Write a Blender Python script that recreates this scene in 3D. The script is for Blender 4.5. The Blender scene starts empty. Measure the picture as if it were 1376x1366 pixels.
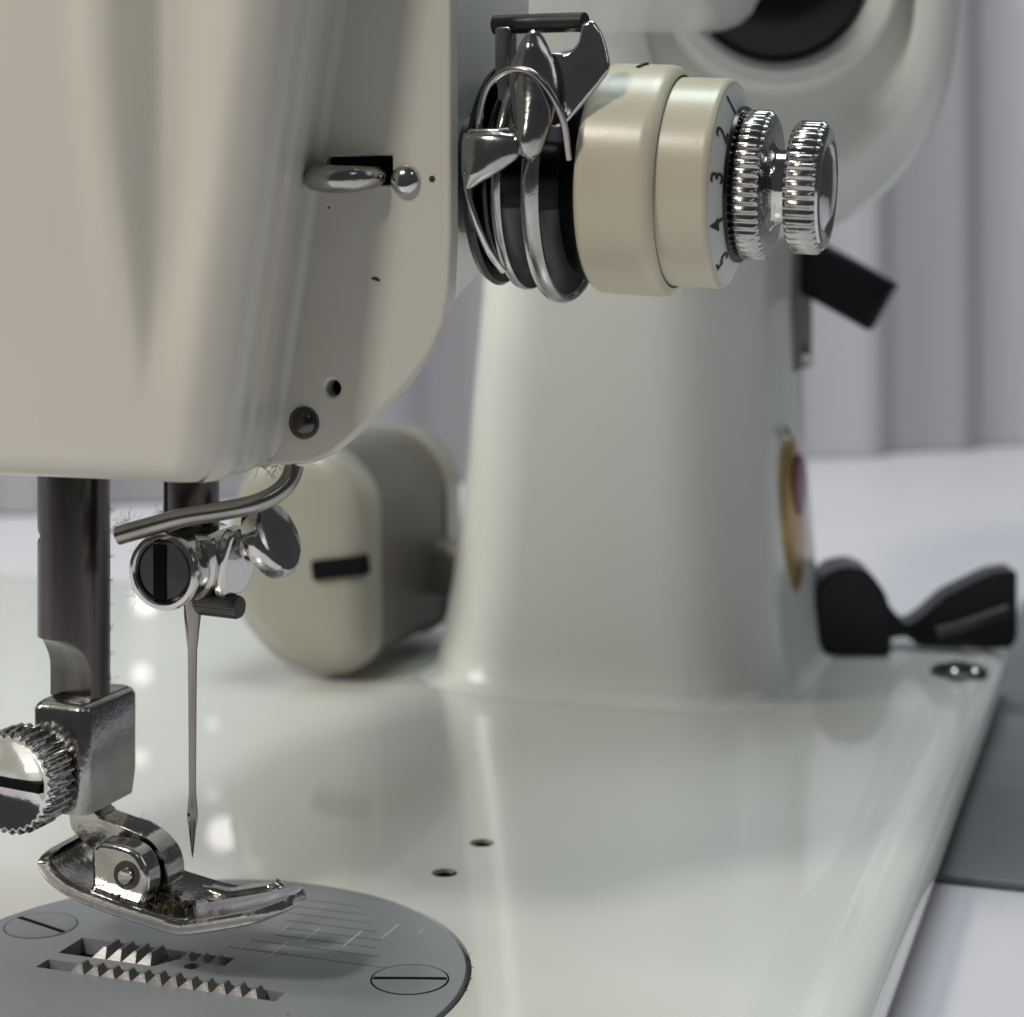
import bpy, bmesh, math, random
from mathutils import Vector, Matrix, noise
random.seed(7)
sc = bpy.context.scene
C = sc.collection
S = 0.001                # built in millimetres
T = 14.0                 # bed top stands 14 mm above the table top
R = math.radians
PI = math.pi

# ------------------------------------------------------------------ camera
YAW = math.atan(862 / 2500)
cd = bpy.data.cameras.new('camera')
cam = bpy.data.objects.new('camera', cd); C.objects.link(cam)
cam.location = (110.7 * S, -201.9 * S, (86 + T) * S)
cam.rotation_euler = (R(90), 0, YAW)
cd.sensor_width = 36.0
cd.lens = 2500 / 1376 * 36
cd.shift_y = -(683 - 350) / 1376
cd.clip_start = 0.005; cd.clip_end = 50
cd.dof.use_dof = True
cd.dof.focus_distance = 0.221
cd.dof.aperture_fstop = 27.0
cd.dof.aperture_blades = 0
sc.camera = cam

# ------------------------------------------------------------------ world, lamps, exposure
wd = bpy.data.worlds.new('World'); sc.world = wd; wd.use_nodes = True
wd.node_tree.nodes['Background'].inputs[0].default_value = (0.80, 0.86, 0.88, 1)
wd.node_tree.nodes['Background'].inputs[1].default_value = 0.065
sc.cycles.diffuse_bounces = 2
sc.view_settings.view_transform = 'Standard'
sc.view_settings.look = 'None'
sc.view_settings.exposure = 0.0
sc.view_settings.gamma = 1.0

def area(name, loc, target, size, power, col, size_y=None, shape='SQUARE'):
    l = bpy.data.lights.new(name, 'AREA'); l.energy = power; l.color = col
    l.shape = 'RECTANGLE' if size_y else shape
    l.size = size
    if size_y: l.size_y = size_y
    o = bpy.data.objects.new(name, l); C.objects.link(o)
    o.location = loc
    o.rotation_euler = (Vector(target) - Vector(loc)).to_track_quat('-Z', 'Y').to_euler()
    return o

area('key_lamp', (-0.36, -0.90, 1.02), (0, 0, 0.06), 0.17, 7.9, (1.0, 0.93, 0.83))
area('ceiling_panel', (0.08, 0.36, 1.45), (0.05, 0.1, 0), 0.75, 12.5, (0.84, 0.98, 1.0), 0.45)
area('ceiling_panel', (0.75, -0.75, 1.2), (0.0, 0.05, 0.05), 0.30, 0.45, (0.84, 0.97, 1.0), 0.20)
area('side_fill', (-0.95, -0.40, 0.72), (0.0, 0.15, 0.06), 0.40, 6.2, (1.0, 0.97, 0.90), 0.5)  # unseen warm fill added from the left to brighten the pillar
area('back_light', (0.75, 0.25, 0.6), (0.0, 0.75, 0.1), 0.4, 0.55, (0.97, 0.95, 1.0))  # area light from the right, aimed at the curtain
# the row of small lamps whose mirror images show in the glossy bed
def lamp_mirrored(px, py, dist, rad, radiance):
    a = (px - 688) / 2500; b = (py - 350) / 2500
    F = Vector((-math.sin(YAW), math.cos(YAW), 0)); Rt = Vector((math.cos(YAW), math.sin(YAW), 0))
    q = Vector((cam.location.x, cam.location.y, 86 * S)) + (F + a * Rt - b * Vector((0, 0, 1))) * dist
    p = Vector((q.x, q.y, T * S - q.z))
    area('ceiling_lamp', p, (0, 0.05, T * S), rad * 2, 0.62 * radiance * PI * PI * rad * rad, (1.0, 0.95, 0.88), shape='DISK')
lamp_mirrored(300, 1120, 0.72, 0.0062, 4.5)
lamp_mirrored(196, 808, 0.72, 0.0050, 3.6)
lamp_mirrored(190, 905, 0.72, 0.0040, 2.6)
lamp_mirrored(188, 1018, 0.72, 0.0034, 2.2)
lamp_mirrored(285, 972, 0.72, 0.0028, 1.2)
lamp_mirrored(285, 1068, 0.72, 0.0030, 1.2)

# ------------------------------------------------------------------ materials
def nodes(m):
    m.use_nodes = True
    nt = m.node_tree
    return nt, nt.nodes['Principled BSDF']
def mat(name, col, rough=0.4, metal=0.0, coat=0.0, var=0.06, vscale=60, rvar=0.0, bump=0.0, bscale=400,
        specks=0.0, speckcol=(0.06, 0.05, 0.04), stretch=None, ior=1.5, coat_rough=0.05, dirt=None, dscale=150, dlo=0.6, dhi=0.75, speck_scale=160):
    m = bpy.data.materials.new(name); nt, b = nodes(m); N = nt.nodes; Lk = nt.links
    b.inputs['Metallic'].default_value = metal; b.inputs['Roughness'].default_value = rough
    b.inputs['IOR'].default_value = ior
    b.inputs['Coat Weight'].default_value = coat; b.inputs['Coat Roughness'].default_value = coat_rough
    tc = N.new('ShaderNodeTexCoord'); src = tc.outputs['Object']
    if stretch:
        mp = N.new('ShaderNodeMapping'); mp.inputs['Scale'].default_value = stretch
        Lk.new(src, mp.inputs['Vector']); src2 = mp.outputs['Vector']
    else: src2 = src
    n = N.new('ShaderNodeTexNoise'); n.inputs['Scale'].default_value = vscale; n.inputs['Detail'].default_value = 5
    Lk.new(src2, n.inputs['Vector'])
    rp = N.new('ShaderNodeValToRGB')
    lo = [max(0, c * (1 - var)) for c in col]; hi = [min(1, c * (1 + var)) for c in col]
    rp.color_ramp.elements[0].position = 0.3; rp.color_ramp.elements[1].position = 0.7
    rp.color_ramp.elements[0].color = (*lo, 1); rp.color_ramp.elements[1].color = (*hi, 1)
    Lk.new(n.outputs['Fac'], rp.inputs['Fac']); out = rp.outputs['Color']
    if dirt:
        dn = N.new('ShaderNodeTexNoise'); dn.inputs['Scale'].default_value = dscale; dn.inputs['Detail'].default_value = 8
        dn.inputs['Roughness'].default_value = 0.7
        Lk.new(src, dn.inputs['Vector'])
        dr = N.new('ShaderNodeMapRange'); dr.inputs['From Min'].default_value = dlo; dr.inputs['From Max'].default_value = dhi
        dr.inputs['To Max'].default_value = 0.85
        Lk.new(dn.outputs['Fac'], dr.inputs['Value'])
        dm = N.new('ShaderNodeMix'); dm.data_type = 'RGBA'
        Lk.new(dr.outputs['Result'], dm.inputs['Factor']); Lk.new(out, dm.inputs[6]); dm.inputs[7].default_value = (*dirt, 1)
        out = dm.outputs[2]
        if metal > 0.5:
            sb = N.new('ShaderNodeMath'); sb.operation = 'SUBTRACT'; sb.inputs[0].default_value = metal
            Lk.new(dr.outputs['Result'], sb.inputs[1]); Lk.new(sb.outputs[0], b.inputs['Metallic'])
    if specks:
        v = N.new('ShaderNodeTexVoronoi'); v.inputs['Scale'].default_value = speck_scale
        Lk.new(src, v.inputs['Vector'])
        w = N.new('ShaderNodeTexWhiteNoise'); Lk.new(v.outputs['Color'], w.inputs['Vector'])
        rad = N.new('ShaderNodeMapRange'); rad.inputs['From Min'].default_value = 1 - specks; rad.inputs['To Max'].default_value = 0.085
        Lk.new(w.outputs['Value'], rad.inputs['Value'])
        ls = N.new('ShaderNodeMath'); ls.operation = 'LESS_THAN'
        Lk.new(v.outputs['Distance'], ls.inputs[0]); Lk.new(rad.outputs['Result'], ls.inputs[1])
        sm = N.new('ShaderNodeMix'); sm.data_type = 'RGBA'
        Lk.new(ls.outputs[0], sm.inputs['Factor']); Lk.new(out, sm.inputs[6]); sm.inputs[7].default_value = (*speckcol, 1)
        out = sm.outputs[2]
    Lk.new(out, b.inputs['Base Color'])
    if rvar:
        rr = N.new('ShaderNodeMapRange'); rr.inputs['To Min'].default_value = max(0.02, rough - rvar); rr.inputs['To Max'].default_value = rough + rvar
        n2 = N.new('ShaderNodeTexNoise'); n2.inputs['Scale'].default_value = vscale * 2.3; n2.inputs['Detail'].default_value = 6
        Lk.new(src2, n2.inputs['Vector']); Lk.new(n2.outputs['Fac'], rr.inputs['Value']); Lk.new(rr.outputs['Result'], b.inputs['Roughness'])
    if bump:
        bn = N.new('ShaderNodeTexNoise'); bn.inputs['Scale'].default_value = bscale; bn.inputs['Detail'].default_value = 4
        Lk.new(src2, bn.inputs['Vector'])
        bp = N.new('ShaderNodeBump'); bp.inputs['Strength'].default_value = bump; bp.inputs['Distance'].default_value = 0.0003
        Lk.new(bn.outputs['Fac'], bp.inputs['Height']); Lk.new(bp.outputs['Normal'], b.inputs['Normal'])
    return m

M = {}
M['cream'] = mat('cream_enamel', (0.60, 0.58, 0.515), 0.34, coat=0.35, coat_rough=0.16, var=0.03, vscale=25, rvar=0.04, bump=0.12, bscale=55, specks=0.10, dirt=(0.42, 0.34, 0.22), dscale=70, dlo=0.70, dhi=0.95)
M['bed'] = mat('white_enamel', (0.80, 0.80, 0.755), 0.22, coat=0.8, coat_rough=0.03, var=0.025, vscale=14, bump=0.14, bscale=28, specks=0.12, rvar=0.05, dirt=(0.5, 0.45, 0.33), dscale=60, dlo=0.68, dhi=1.0)
M['pillar'] = mat('pale_enamel', (0.80, 0.81, 0.765), 0.30, coat=0.4, coat_rough=0.08, var=0.02, vscale=14)
M['motor'] = mat('motor_enamel_shaded', (0.34, 0.33, 0.28), 0.35, coat=0.3, coat_rough=0.1, var=0.03)  # darkened cream: the shade under the arm is put into the colour
M['plastic'] = mat('ivory_plastic', (0.575, 0.525, 0.405), 0.33, coat=0.15, coat_rough=0.2, var=0.04, vscale=120, bump=0.05, bscale=900, dirt=(0.30, 0.22, 0.13), dscale=90, dlo=0.66, dhi=0.82)
M['white_plastic'] = mat('white_plastic', (0.62, 0.63, 0.60), 0.35, var=0.03)
M['chrome'] = mat('chrome', (0.62, 0.61, 0.60), 0.10, 1.0, var=0.08, vscale=200, rvar=0.06, bump=0.05, bscale=1200)
M['nut_chrome'] = mat('nut_chrome', (0.44, 0.43, 0.42), 0.17, 1.0, var=0.12, vscale=300, rvar=0.08, bump=0.1, bscale=1500)
M['plate_chrome'] = mat('plate_chrome', (0.56, 0.55, 0.55), 0.11, 1.0, var=0.08, vscale=200, rvar=0.05, bump=0.9, bscale=170)
M['worn_chrome'] = mat('worn_chrome', (0.60, 0.585, 0.565), 0.13, 1.0, var=0.15, vscale=300, rvar=0.09, bump=0.12, bscale=1500, dirt=(0.16, 0.12, 0.08), dscale=420, dlo=0.58, dhi=0.72)
M['steel'] = mat('dark_steel', (0.105, 0.095, 0.092), 0.24, 1.0, var=0.25, vscale=90, rvar=0.10, stretch=(4, 4, 0.4), bump=0.06, bscale=900)
M['mid_steel'] = mat('mid_steel', (0.36, 0.34, 0.33), 0.22, 1.0, var=0.15, vscale=200, rvar=0.08)
M['gunmetal'] = mat('gunmetal', (0.10, 0.095, 0.095), 0.35, 0.9, var=0.2, vscale=200, rvar=0.1)
M['dark_disc'] = mat('dark_disc', (0.055, 0.055, 0.06), 0.22, 1.0, var=0.2, vscale=150)  # chrome parts coloured dark; the darkness they reflect is in the base colour
M['needle'] = mat('needle_steel', (0.32, 0.30, 0.275), 0.24, 1.0, var=0.12, vscale=300, stretch=(3, 3, 0.3))
M['plate'] = mat('grey_plate', (0.31, 0.335, 0.365), 0.34, 0.15, var=0.10, vscale=45, rvar=0.06, bump=0.05, bscale=1500, specks=0.05, speck_scale=300)
M['tooth'] = mat('tooth_steel', (0.33, 0.32, 0.315), 0.40, 0.7, var=0.2, vscale=500, rvar=0.1, bump=0.2, bscale=2500, dirt=(0.12, 0.10, 0.08), dscale=500)
M['void'] = mat('dark_cavity', (0.006, 0.006, 0.007), 0.8, ior=1.2)  # near black: shade inside holes, slots and gaps is put into the colour
M['black'] = mat('black_plastic', (0.006, 0.007, 0.010), 0.22, var=0.1, ior=1.38)
M['ink'] = mat('black_ink', (0.02, 0.02, 0.02), 0.6)
M['line'] = mat('engraved_line', (0.10, 0.108, 0.118), 0.6)
M['tick'] = mat('white_paint', (0.62, 0.62, 0.60), 0.5, var=0.2, vscale=900)
M['lint'] = mat('lint', (0.22, 0.19, 0.15), 0.9)
M['grime'] = mat('oily_grime', (0.055, 0.04, 0.022), 0.7, var=0.5, vscale=700, bump=0.6, bscale=1500)
M['motor_band'] = mat('motor_band', (0.17, 0.155, 0.145), 0.45, 0.2, var=0.08)
M['gold'] = mat('gold_badge', (0.52, 0.34, 0.13), 0.35, 0.6, var=0.15, vscale=120)
M['red'] = mat('red_enamel', (0.14, 0.02, 0.025), 0.35)
M['table'] = mat('table_laminate', (0.70, 0.66, 0.70), 0.40, var=0.02, vscale=8)
M['curtain'] = mat('curtain_cloth', (0.46, 0.45, 0.48), 0.85, var=0.34, vscale=9, stretch=(1.0, 1.0, 0.02))
M['slab'] = mat('dark_grey_slab', (0.18, 0.185, 0.19), 0.45, var=0.1)

# ------------------------------------------------------------------ mesh helpers (millimetres in, metres out)
def W(p): return Vector((p[0] * S, p[1] * S, (p[2] + T) * S))
def link(name, me, m, parent=None, smooth=40):
    o = bpy.data.objects.new(name, me); C.objects.link(o)
    if m is not None and len(me.materials) == 0: me.materials.append(m)
    if parent is not None: o.parent = parent
    if smooth is not None:
        for p in me.polygons: p.use_smooth = True
        me.set_sharp_from_angle(angle=R(smooth))
    return o
def mesh(name, vs, fs, raw=False):
    me = bpy.data.meshes.new(name)
    me.from_pydata([tuple(v) if raw else tuple(W(v)) for v in vs], [], fs)
    bm = bmesh.new(); bm.from_mesh(me)
    bmesh.ops.recalc_face_normals(bm, faces=bm.faces); bm.to_mesh(me); bm.free()
    return me
def bev(o, w, seg=3, ang=35):
    b = o.modifiers.new('bevel', 'BEVEL'); b.width = w * S; b.segments = seg; b.limit_method = 'ANGLE'; b.angle_limit = R(ang)
    b.harden_normals = False
    return o
def frame(d, up=(0, 0, 1)):
    d = Vector(d).normalized(); u = Vector(up)
    if abs(d.dot(u)) > 0.98: u = Vector((0, 1, 0))
    x = u.cross(d).normalized(); y = d.cross(x).normalized()
    return x, y, d
def lathe(name, o, d, prof, m, parent, n=48, rmod=None, smooth=40):
    """prof: list of (h along axis, radius); rmod(i, angle, k) scales the radius"""
    x, y, z = frame(d); o = Vector(o); vs = []; fs = []
    for k, (h, r) in enumerate(prof):
        for i in range(n):
            a = 2 * PI * i / n; rr = r * (rmod(i, a, k) if rmod else 1)
            vs.append(o + z * h + x * rr * math.cos(a) + y * rr * math.sin(a))
    for k in range(len(prof) - 1):
        for i in range(n):
            j = (i + 1) % n
            fs.append((k * n + i, k * n + j, (k + 1) * n + j, (k + 1) * n + i))
    fs.append(tuple(range(n))); fs.append(tuple(range((len(prof) - 1) * n, len(prof) * n)))
    return link(name, mesh(name, vs, fs), m, parent, smooth)
def spline(pts, n):
    pts = [Vector(p) for p in pts]; out = []
    P = [pts[0] * 2 - pts[1]] + pts + [pts[-1] * 2 - pts[-2]]
    for i in range(1, len(P) - 2):
        for k in range(n):
            t = k / n; a, b, c, d = P[i - 1], P[i], P[i + 1], P[i + 2]
            out.append(0.5 * ((2 * b) + (c - a) * t + (2 * a - 5 * b + 4 * c - d) * t * t + (3 * b - a - 3 * c + d) * t ** 3))
    out.append(pts[-1]); return out
def tube_geo(path, rad, n=12, flat=1.0, up=(0, 0, 1)):
    vs = []; fs = []; L = len(path)
    for k, p in enumerate(path):
        d = (path[min(k + 1, L - 1)] - path[max(k - 1, 0)])
        x, y, z = frame(d, up); r = rad[k] if isinstance(rad, (list, tuple)) else rad
        for i in range(n):
            a = 2 * PI * i / n
            vs.append(p + x * r * math.cos(a) + y * r * flat * math.sin(a))
    for k in range(L - 1):
        for i in range(n):
            j = (i + 1) % n; fs.append((k * n + i, k * n + j, (k + 1) * n + j, (k + 1) * n + i))
    fs.append(tuple(range(n))); fs.append(tuple(range((L - 1) * n, L * n)))
    return vs, fs
def tube(name, pts, rad, m, parent, n=14, sub=6, flat=1.0, up=(0, 0, 1)):
    path = spline(pts, sub) if sub else [Vector(p) for p in pts]
    if isinstance(rad, (list, tuple)) and len(rad) != len(path):
        q = len(rad) - 1; rr = []
        for k in range(len(path)):
            t = k / (len(path) - 1) * q; i = min(int(t), q - 1); rr.append(rad[i] + (rad[i + 1] - rad[i]) * (t - i))
        rad = rr
    vs, fs = tube_geo(path, rad, n, flat, up)
    return link(name, mesh(name, vs, fs), m, parent)
def prism_xz(name, pts, y0, y1, m, parent, bevel=0, seg=3, smooth=40, fn=None):
    """outline in X,Z pushed from y0 to y1"""
    n = len(pts); vs = [Vector((x, y0, z)) for x, z in pts] + [Vector((x, y1, z)) for x, z in pts]
    if fn: vs = [fn(v) for v in vs]
    fs = [tuple(range(n)), tuple(range(2 * n - 1, n - 1, -1))]
    for i in range(n): j = (i + 1) % n; fs.append((i, j, n + j, n + i))
    o = link(name, mesh(name, vs, fs), m, parent, smooth)
    if bevel: bev(o, bevel, seg)
    return o
def box(name, a, b, m, parent, bevel=0.4, seg=3, mtx=None):
    vs = [Vector((x, y, z)) for z in (a[2], b[2]) for y in (a[1], b[1]) for x in (a[0], b[0])]
    if mtx is not None: vs = [mtx @ v for v in vs]
    fs = [(0, 1, 3, 2), (4, 5, 7, 6), (0, 1, 5, 4), (2, 3, 7, 6), (0, 2, 6, 4), (1, 3, 7, 5)]
    o = link(name, mesh(name, vs, fs), m, parent)
    if bevel: bev(o, bevel, seg)
    return o
def loft(name, rings, m, parent, smooth=50, caps=True):
    n = len(rings[0]); vs = [v for r in rings for v in r]; fs = []
    for k in range(len(rings) - 1):
        for i in range(n): j = (i + 1) % n; fs.append((k * n + i, k * n + j, (k + 1) * n + j, (k + 1) * n + i))
    if caps: fs.append(tuple(range(n))); fs.append(tuple(range((len(rings) - 1) * n, len(rings) * n)))
    return link(name, mesh(name, vs, fs), m, parent, smooth)
def rrect(x0, x1, y0, y1, r, z, n=10):
    out = []
    for cx, cy, a0 in ((x1 - r, y1 - r, 0), (x0 + r, y1 - r, 90), (x0 + r, y0 + r, 180), (x1 - r, y0 + r, 270)):
        for k in range(n + 1):
            a = R(a0 + 90 * k / n); out.append(Vector((cx + r * math.cos(a), cy + r * math.sin(a), z)))
    return out
def rounded(pts, r, n=5):
    """round the corners of a 2-D outline"""
    out = []; L = len(pts)
    for i in range(L):
        p = Vector(pts[i]); a = Vector(pts[i - 1]) - p; b = Vector(pts[(i + 1) % L]) - p
        k = min(r, a.length * 0.45, b.length * 0.45); A = p + a.normalized() * k; B = p + b.normalized() * k
        for t in range(n + 1):
            t /= n; out.append(tuple(A * (1 - t) ** 2 + p * 2 * t * (1 - t) + B * t * t))
    return out
def cut(o, cutters):
    """carve holes, keep the result as plain mesh"""
    for c in cutters:
        b = o.modifiers.new('cut', 'BOOLEAN'); b.operation = 'DIFFERENCE'; b.object = c; b.solver = 'EXACT'
    bpy.context.view_layer.update()
    dg = bpy.context.evaluated_depsgraph_get()
    me = bpy.data.meshes.new_from_object(o.evaluated_get(dg))
    o.modifiers.clear(); o.data = me
    for c in cutters:
        d = c.data; bpy.data.objects.remove(c); bpy.data.meshes.remove(d)
    for p in me.polygons: p.use_smooth = True
    me.set_sharp_from_angle(angle=R(35))
    return o
def cyl_cutter(c, d, r, L, n=64): return lathe('cutter', Vector(c) - Vector(d) * L / 2, d, [(0, r), (L, r)], None, None, n)
def tag(o, label, cat=None, group=None, kind=None):
    o['label'] = label
    if cat: o['category'] = cat
    if group: o['group'] = group
    if kind: o['kind'] = kind
    return o

# ------------------------------------------------------------------ setting: table top and curtain
tt = box('table_top', (-1100, -330, -T - 25), (900, 1500, -T), M['table'], None, 2.0); tt['kind'] = 'structure'

def curtain():
    a = Vector((-309, 431)); b = Vector((35, 830)); a, b = a + (a - b) * 1.0, b + (b - a) * 0.9
    d = (b - a); Ln = d.length; d.normalize(); nrm = Vector((d.y, -d.x)); N = 420; vs = []; fs = []
    for k in range(N + 1):
        s = Ln * k / N
        ph = s / 66 * 2 * PI + 1.1 * math.sin(s / 210) + 0.6 * math.sin(s / 97 + 2)
        off = 5.0 * math.sin(ph) + 1.0 * math.sin(2.1 * ph + 1)
        for side in (0, 1):
            for z in (-T + 1, 60, 150, 235):
                p = a + d * s + nrm * (off * (1.05 - 0.15 * (z / 235)) + side * -2.5)
                vs.append((p.x, p.y, z))
    for k in range(N):
        o = k * 8; q = (k + 1) * 8
        for i in range(3):
            fs.append((o + i, q + i, q + i + 1, o + i + 1)); fs.append((o + 4 + i, o + 5 + i, q + 5 + i, q + 4 + i))
        fs.append((o + 3, q + 3, q + 7, o + 7)); fs.append((o, o + 4, q + 4, q))
    return link('curtain', mesh('curtain', vs, fs), M['curtain'], None, 80)
tag(curtain(), 'grey lavender curtain hanging in soft vertical folds behind the table', 'curtain')
sl = box('grey_sheet', (74.6, 103, -T), (230, 360, -T + 1.6), M['slab'], None, 0.7)  # flat sheet giving the dark area past the bed's front edge
tag(sl, "blurred thin dark grey sheet lying on the table along the bed's front edge", 'mat')

# ------------------------------------------------------------------ the sewing machine
mc = bpy.data.objects.new('sewing_machine', None); C.objects.link(mc); mc.empty_display_size = 0.02
tag(mc, 'cream enamelled sewing machine with chrome foot and ivory tension dial on the white table', 'sewing machine')

# bed: thick plate with a soft lip, bored for the needle plate and two oil holes
def bed():
    rings = []
    X0, X1, Y0, Y1 = -205, 80, -66, 243
    prof = [(-6, -T), (-6, -9), (-1.2, -8.2), (-0.3, -7), (0, -5.2), (-0.2, -3.2), (-0.9, -1.6), (-2.2, -0.5), (-4.2, 0.0), (-5.6, 0.0), (-7.0, -0.35), (-8.6, -0.35), (-10.0, 0.0), (-14, 0.0)]
    for e, z in prof: rings.append(rrect(X0 - e, X1 + e, Y0 - e, Y1 + e, 16 + e * 0.6, z, 12))
    b = loft('bed', rings, M['bed'], mc, 40)
    cs = [cyl_cutter((1, -1.5, 0), (0, 0, 1), 33.5, 5.2, 160), cyl_cutter((16.9, 56.6, 0), (0, 0, 1), 1.85, 18, 32), cyl_cutter((16.5, 42.3, 0), (0, 0, 1), 1.85, 18, 32)]
    return cut(b, cs)
bd = bed()
for x, y in ((16.9, 56.6), (16.5, 42.3)):
    lathe('oil_hole', (x, y, -8.9), (0, 0, 1), [(0, 1.84), (8.3, 1.84), (8.3, 1.7), (0.6, 1.7), (0.5, 0.5)], M['void'], bd, 24)  # black lining painted in for the shade down the hole

# pillar with flared foot, arm and head
def pillar():
    lev = [(0.05, -34.6, 45.2, 143, 232, 22), (0.3, -33.4, 44.0, 144.4, 231, 21), (1.0, -32.4, 42.9, 145.8, 230, 20.5), (2.6, -31.6, 42.0, 147, 229, 20), (9, -30.8, 41.2, 148, 228, 20),
           (20, -29.2, 40.0, 149.5, 227, 20), (45, -26.4, 38.2, 151, 226, 20), (78, -23.6, 37.0, 152, 226, 20), (105, -22.2, 37.2, 152, 226, 20),
           (116, -23, 38, 150, 228, 20), (123, -25, 39.5, 145, 232, 18), (128.5, -28, 41, 134, 238, 14)]
    return loft('pillar', [rrect(a, b, c, d, r, z, 12) for z, a, b, c, d, r in lev], M['pillar'], mc, 60)
pl = pillar()
arm_out = rounded([(-30, 128), (42, 128), (44, 150), (36, 185), (-24, 185), (-32, 150)], 14)
am = prism_xz('arm', arm_out, 33, 262, M['pillar'], mc, 3.0)
head_out = rounded([(-58, 65), (0, 65), (14, 72), (27, 86), (32.5, 91), (32.5, 185), (-58, 185)], 3.5)
hd = prism_xz('head', head_out, -3.2, 33.5, M['pillar'], mc, 2.0)

# badge and lever plate on the pillar's front face
bvs = []; bfs = []; nb = 40
for k, (s, dx) in enumerate(((1.0, 0.0), (0.98, 1.0), (0.9, 1.5), (0.5, 1.9))):
    for i in range(nb):
        a = 2 * PI * i / nb
        z = 33.5 + 17 * s * math.sin(a); y = 185 + 11 * s * math.cos(a)
        bvs.append((38.6 + dx + (33 - z) * 0.05, y, z))
for k in range(3):
    for i in range(nb): j = (i + 1) % nb; bfs.append((k * nb + i, k * nb + j, (k + 1) * nb + j, (k + 1) * nb + i))
bfs.append(tuple(range(nb))); bfs.append(tuple(range(3 * nb, 4 * nb)))
bg = link('badge', mesh('badge', bvs, bfs), M['gold'], pl); bg['label'] = 'oval gold badge with a dark red field'
lathe('badge_field', (40.3, 187, 39), (1, 0, 0.02), [(0, 6.5), (0.5, 6.2), (0.7, 5)], M['red'], bg, 32)
lathe('badge_rivet', (39.0, 176, 50.5), (1, -0.3, 0.1), [(0, 1.9), (0.8, 1.7), (1.3, 0.9)], M['chrome'], bg, 20)
lp = box('lever_plate', (36.0, 196, 62), (38.2, 216, 118), M['motor_band'], mc, 0.8)
lathe('lever_plate_screw', (38.0, 205, 65.5), (1, -0.2, 0), [(0, 2.4), (0.8, 2.2), (1.4, 1.2)], M['chrome'], lp, 24)
Lm = Matrix.Translation((37, 205, 86.5)) @ Matrix.Rotation(R(29), 4, 'Y')
lv = box('reverse_lever', (-4, -4, -6.2), (21.8, 4, 5.6), M['black'], mc, 1.2, 3, Lm)
lv['label'] = 'black plastic reverse lever sticking out of the pillar'

# big dial housing high on the pillar
ax = Vector((0.30, -0.94, -0.10))
dh = lathe('dial_housing', (39, 158, 142), ax, [(-34, 30), (-26, 40), (0, 45), (12, 44.5), (18, 42), (21.5, 38), (22.5, 34), (22.0, 31.5), (19.0, 29.5), (18.5, 23.5), (22.5, 22.6), (24, 21.4), (24, 19.0), (22, 17.6), (19, 17.4)], M['pillar'], mc, 72,
           lambda i, a, k: (0.80 + 0.34 * max(0, -math.sin(a)) ** 2) if k < 8 else 1)
lathe('dial_cap', Vector((39, 158, 142)) + ax * 19.05, ax, [(0, 17.2), (1.6, 17.0), (2.6, 15.5), (3.0, 8)], M['black'], dh, 48)

# feed lever on the far end of the bed
fk = rounded([(-8.2, 0), (8.2, 0), (8.6, 9), (7.0, 14), (3.8, 18.2), (0, 19.6), (-4.6, 18.6), (-7.6, 15.6), (-8.2, 9)], 1.2)
ry = Matrix.Translation((46.8, 212, 0.05)) @ Matrix.Rotation(R(16), 4, 'Z')
fl = prism_xz('feed_lever', fk, -8, 8, M['black'], mc, 2.2, 3, 40, lambda v: ry @ v)
fl['label'] = 'black feed lever with a rounded knob and flared arm'
fa = rounded([(7.5, 2.5), (12.5, 3.4), (15, 1.0), (35, 0.8), (36.5, 3), (36.5, 18.2), (31, 17.4), (21, 12.4), (15.5, 7.4), (12.4, 5.6), (8, 11)], 1.5)
prism_xz('lever_arm', fa, -2, 7, M['black'], fl, 2.0, 3, 40, lambda v: ry @ v)
tube('lever_ridge', [ry @ Vector((19, -2.2, 4.2)), ry @ Vector((25, -2.4, 6.0)), ry @ Vector((34.5, -2.2, 9.4))], 1.3, M['gunmetal'], fl)
bs = lathe('bed_screw', (72.4, 195, -0.1), (0, 0, 1), [(0, 5.8), (0.9, 5.8), (1.3, 5.2), (1.3, 4.2), (0.6, 3.6), (0.7, 3.4), (1.9, 3.0), (2.4, 1.6)], M['gunmetal'], mc, 32)
for dx, dy in ((-0.6, -4.3), (3.4, -3.0)): lathe('screw_ball', (72.4 + dx, 195 + dy, 1.1), (0, -0.3, 1), [(0, 0.9), (0.5, 0.8), (0.8, 0.3)], M['chrome'], bs, 14)

# motor behind the pillar
my = 145.0
mo_r = rounded([(-49.5, 40), (-49.0, 6), (-53, 1.8), (-62, 0.4), (-72, 3.2), (-82, 12.5), (-84, 30), (-80, 42), (-72, 48.5), (-58, 48.5)], 6, 8)
mo_r = [(x * 0.93 + 6.4, z * 0.98 + 0.6) for x, z in mo_r]
cx = sum(p[0] for p in mo_r) / len(mo_r); cz = sum(p[1] for p in mo_r) / len(mo_r)
def mring(s, y): return [Vector((cx + (x - cx) * s, y, cz + (z - cz) * s)) for x, z in mo_r]
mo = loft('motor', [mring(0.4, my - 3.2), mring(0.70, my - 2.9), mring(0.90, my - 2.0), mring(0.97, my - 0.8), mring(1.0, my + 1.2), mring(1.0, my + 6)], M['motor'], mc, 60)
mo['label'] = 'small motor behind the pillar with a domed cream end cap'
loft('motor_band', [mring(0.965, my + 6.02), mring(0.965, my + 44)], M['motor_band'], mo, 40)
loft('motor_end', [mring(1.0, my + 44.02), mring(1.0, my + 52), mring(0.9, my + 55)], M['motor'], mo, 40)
Mv = Matrix.Translation((-44.6, my - 2.4, 24.0)) @ Matrix.Rotation(R(-8), 4, 'Y') @ Matrix.Rotation(R(6), 4, 'Z')
box('vent_slot', (-6.0, -1.6, -2.0), (5.6, 2, 2.0), M['void'], mo, 0.5, 2, Mv)
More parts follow.
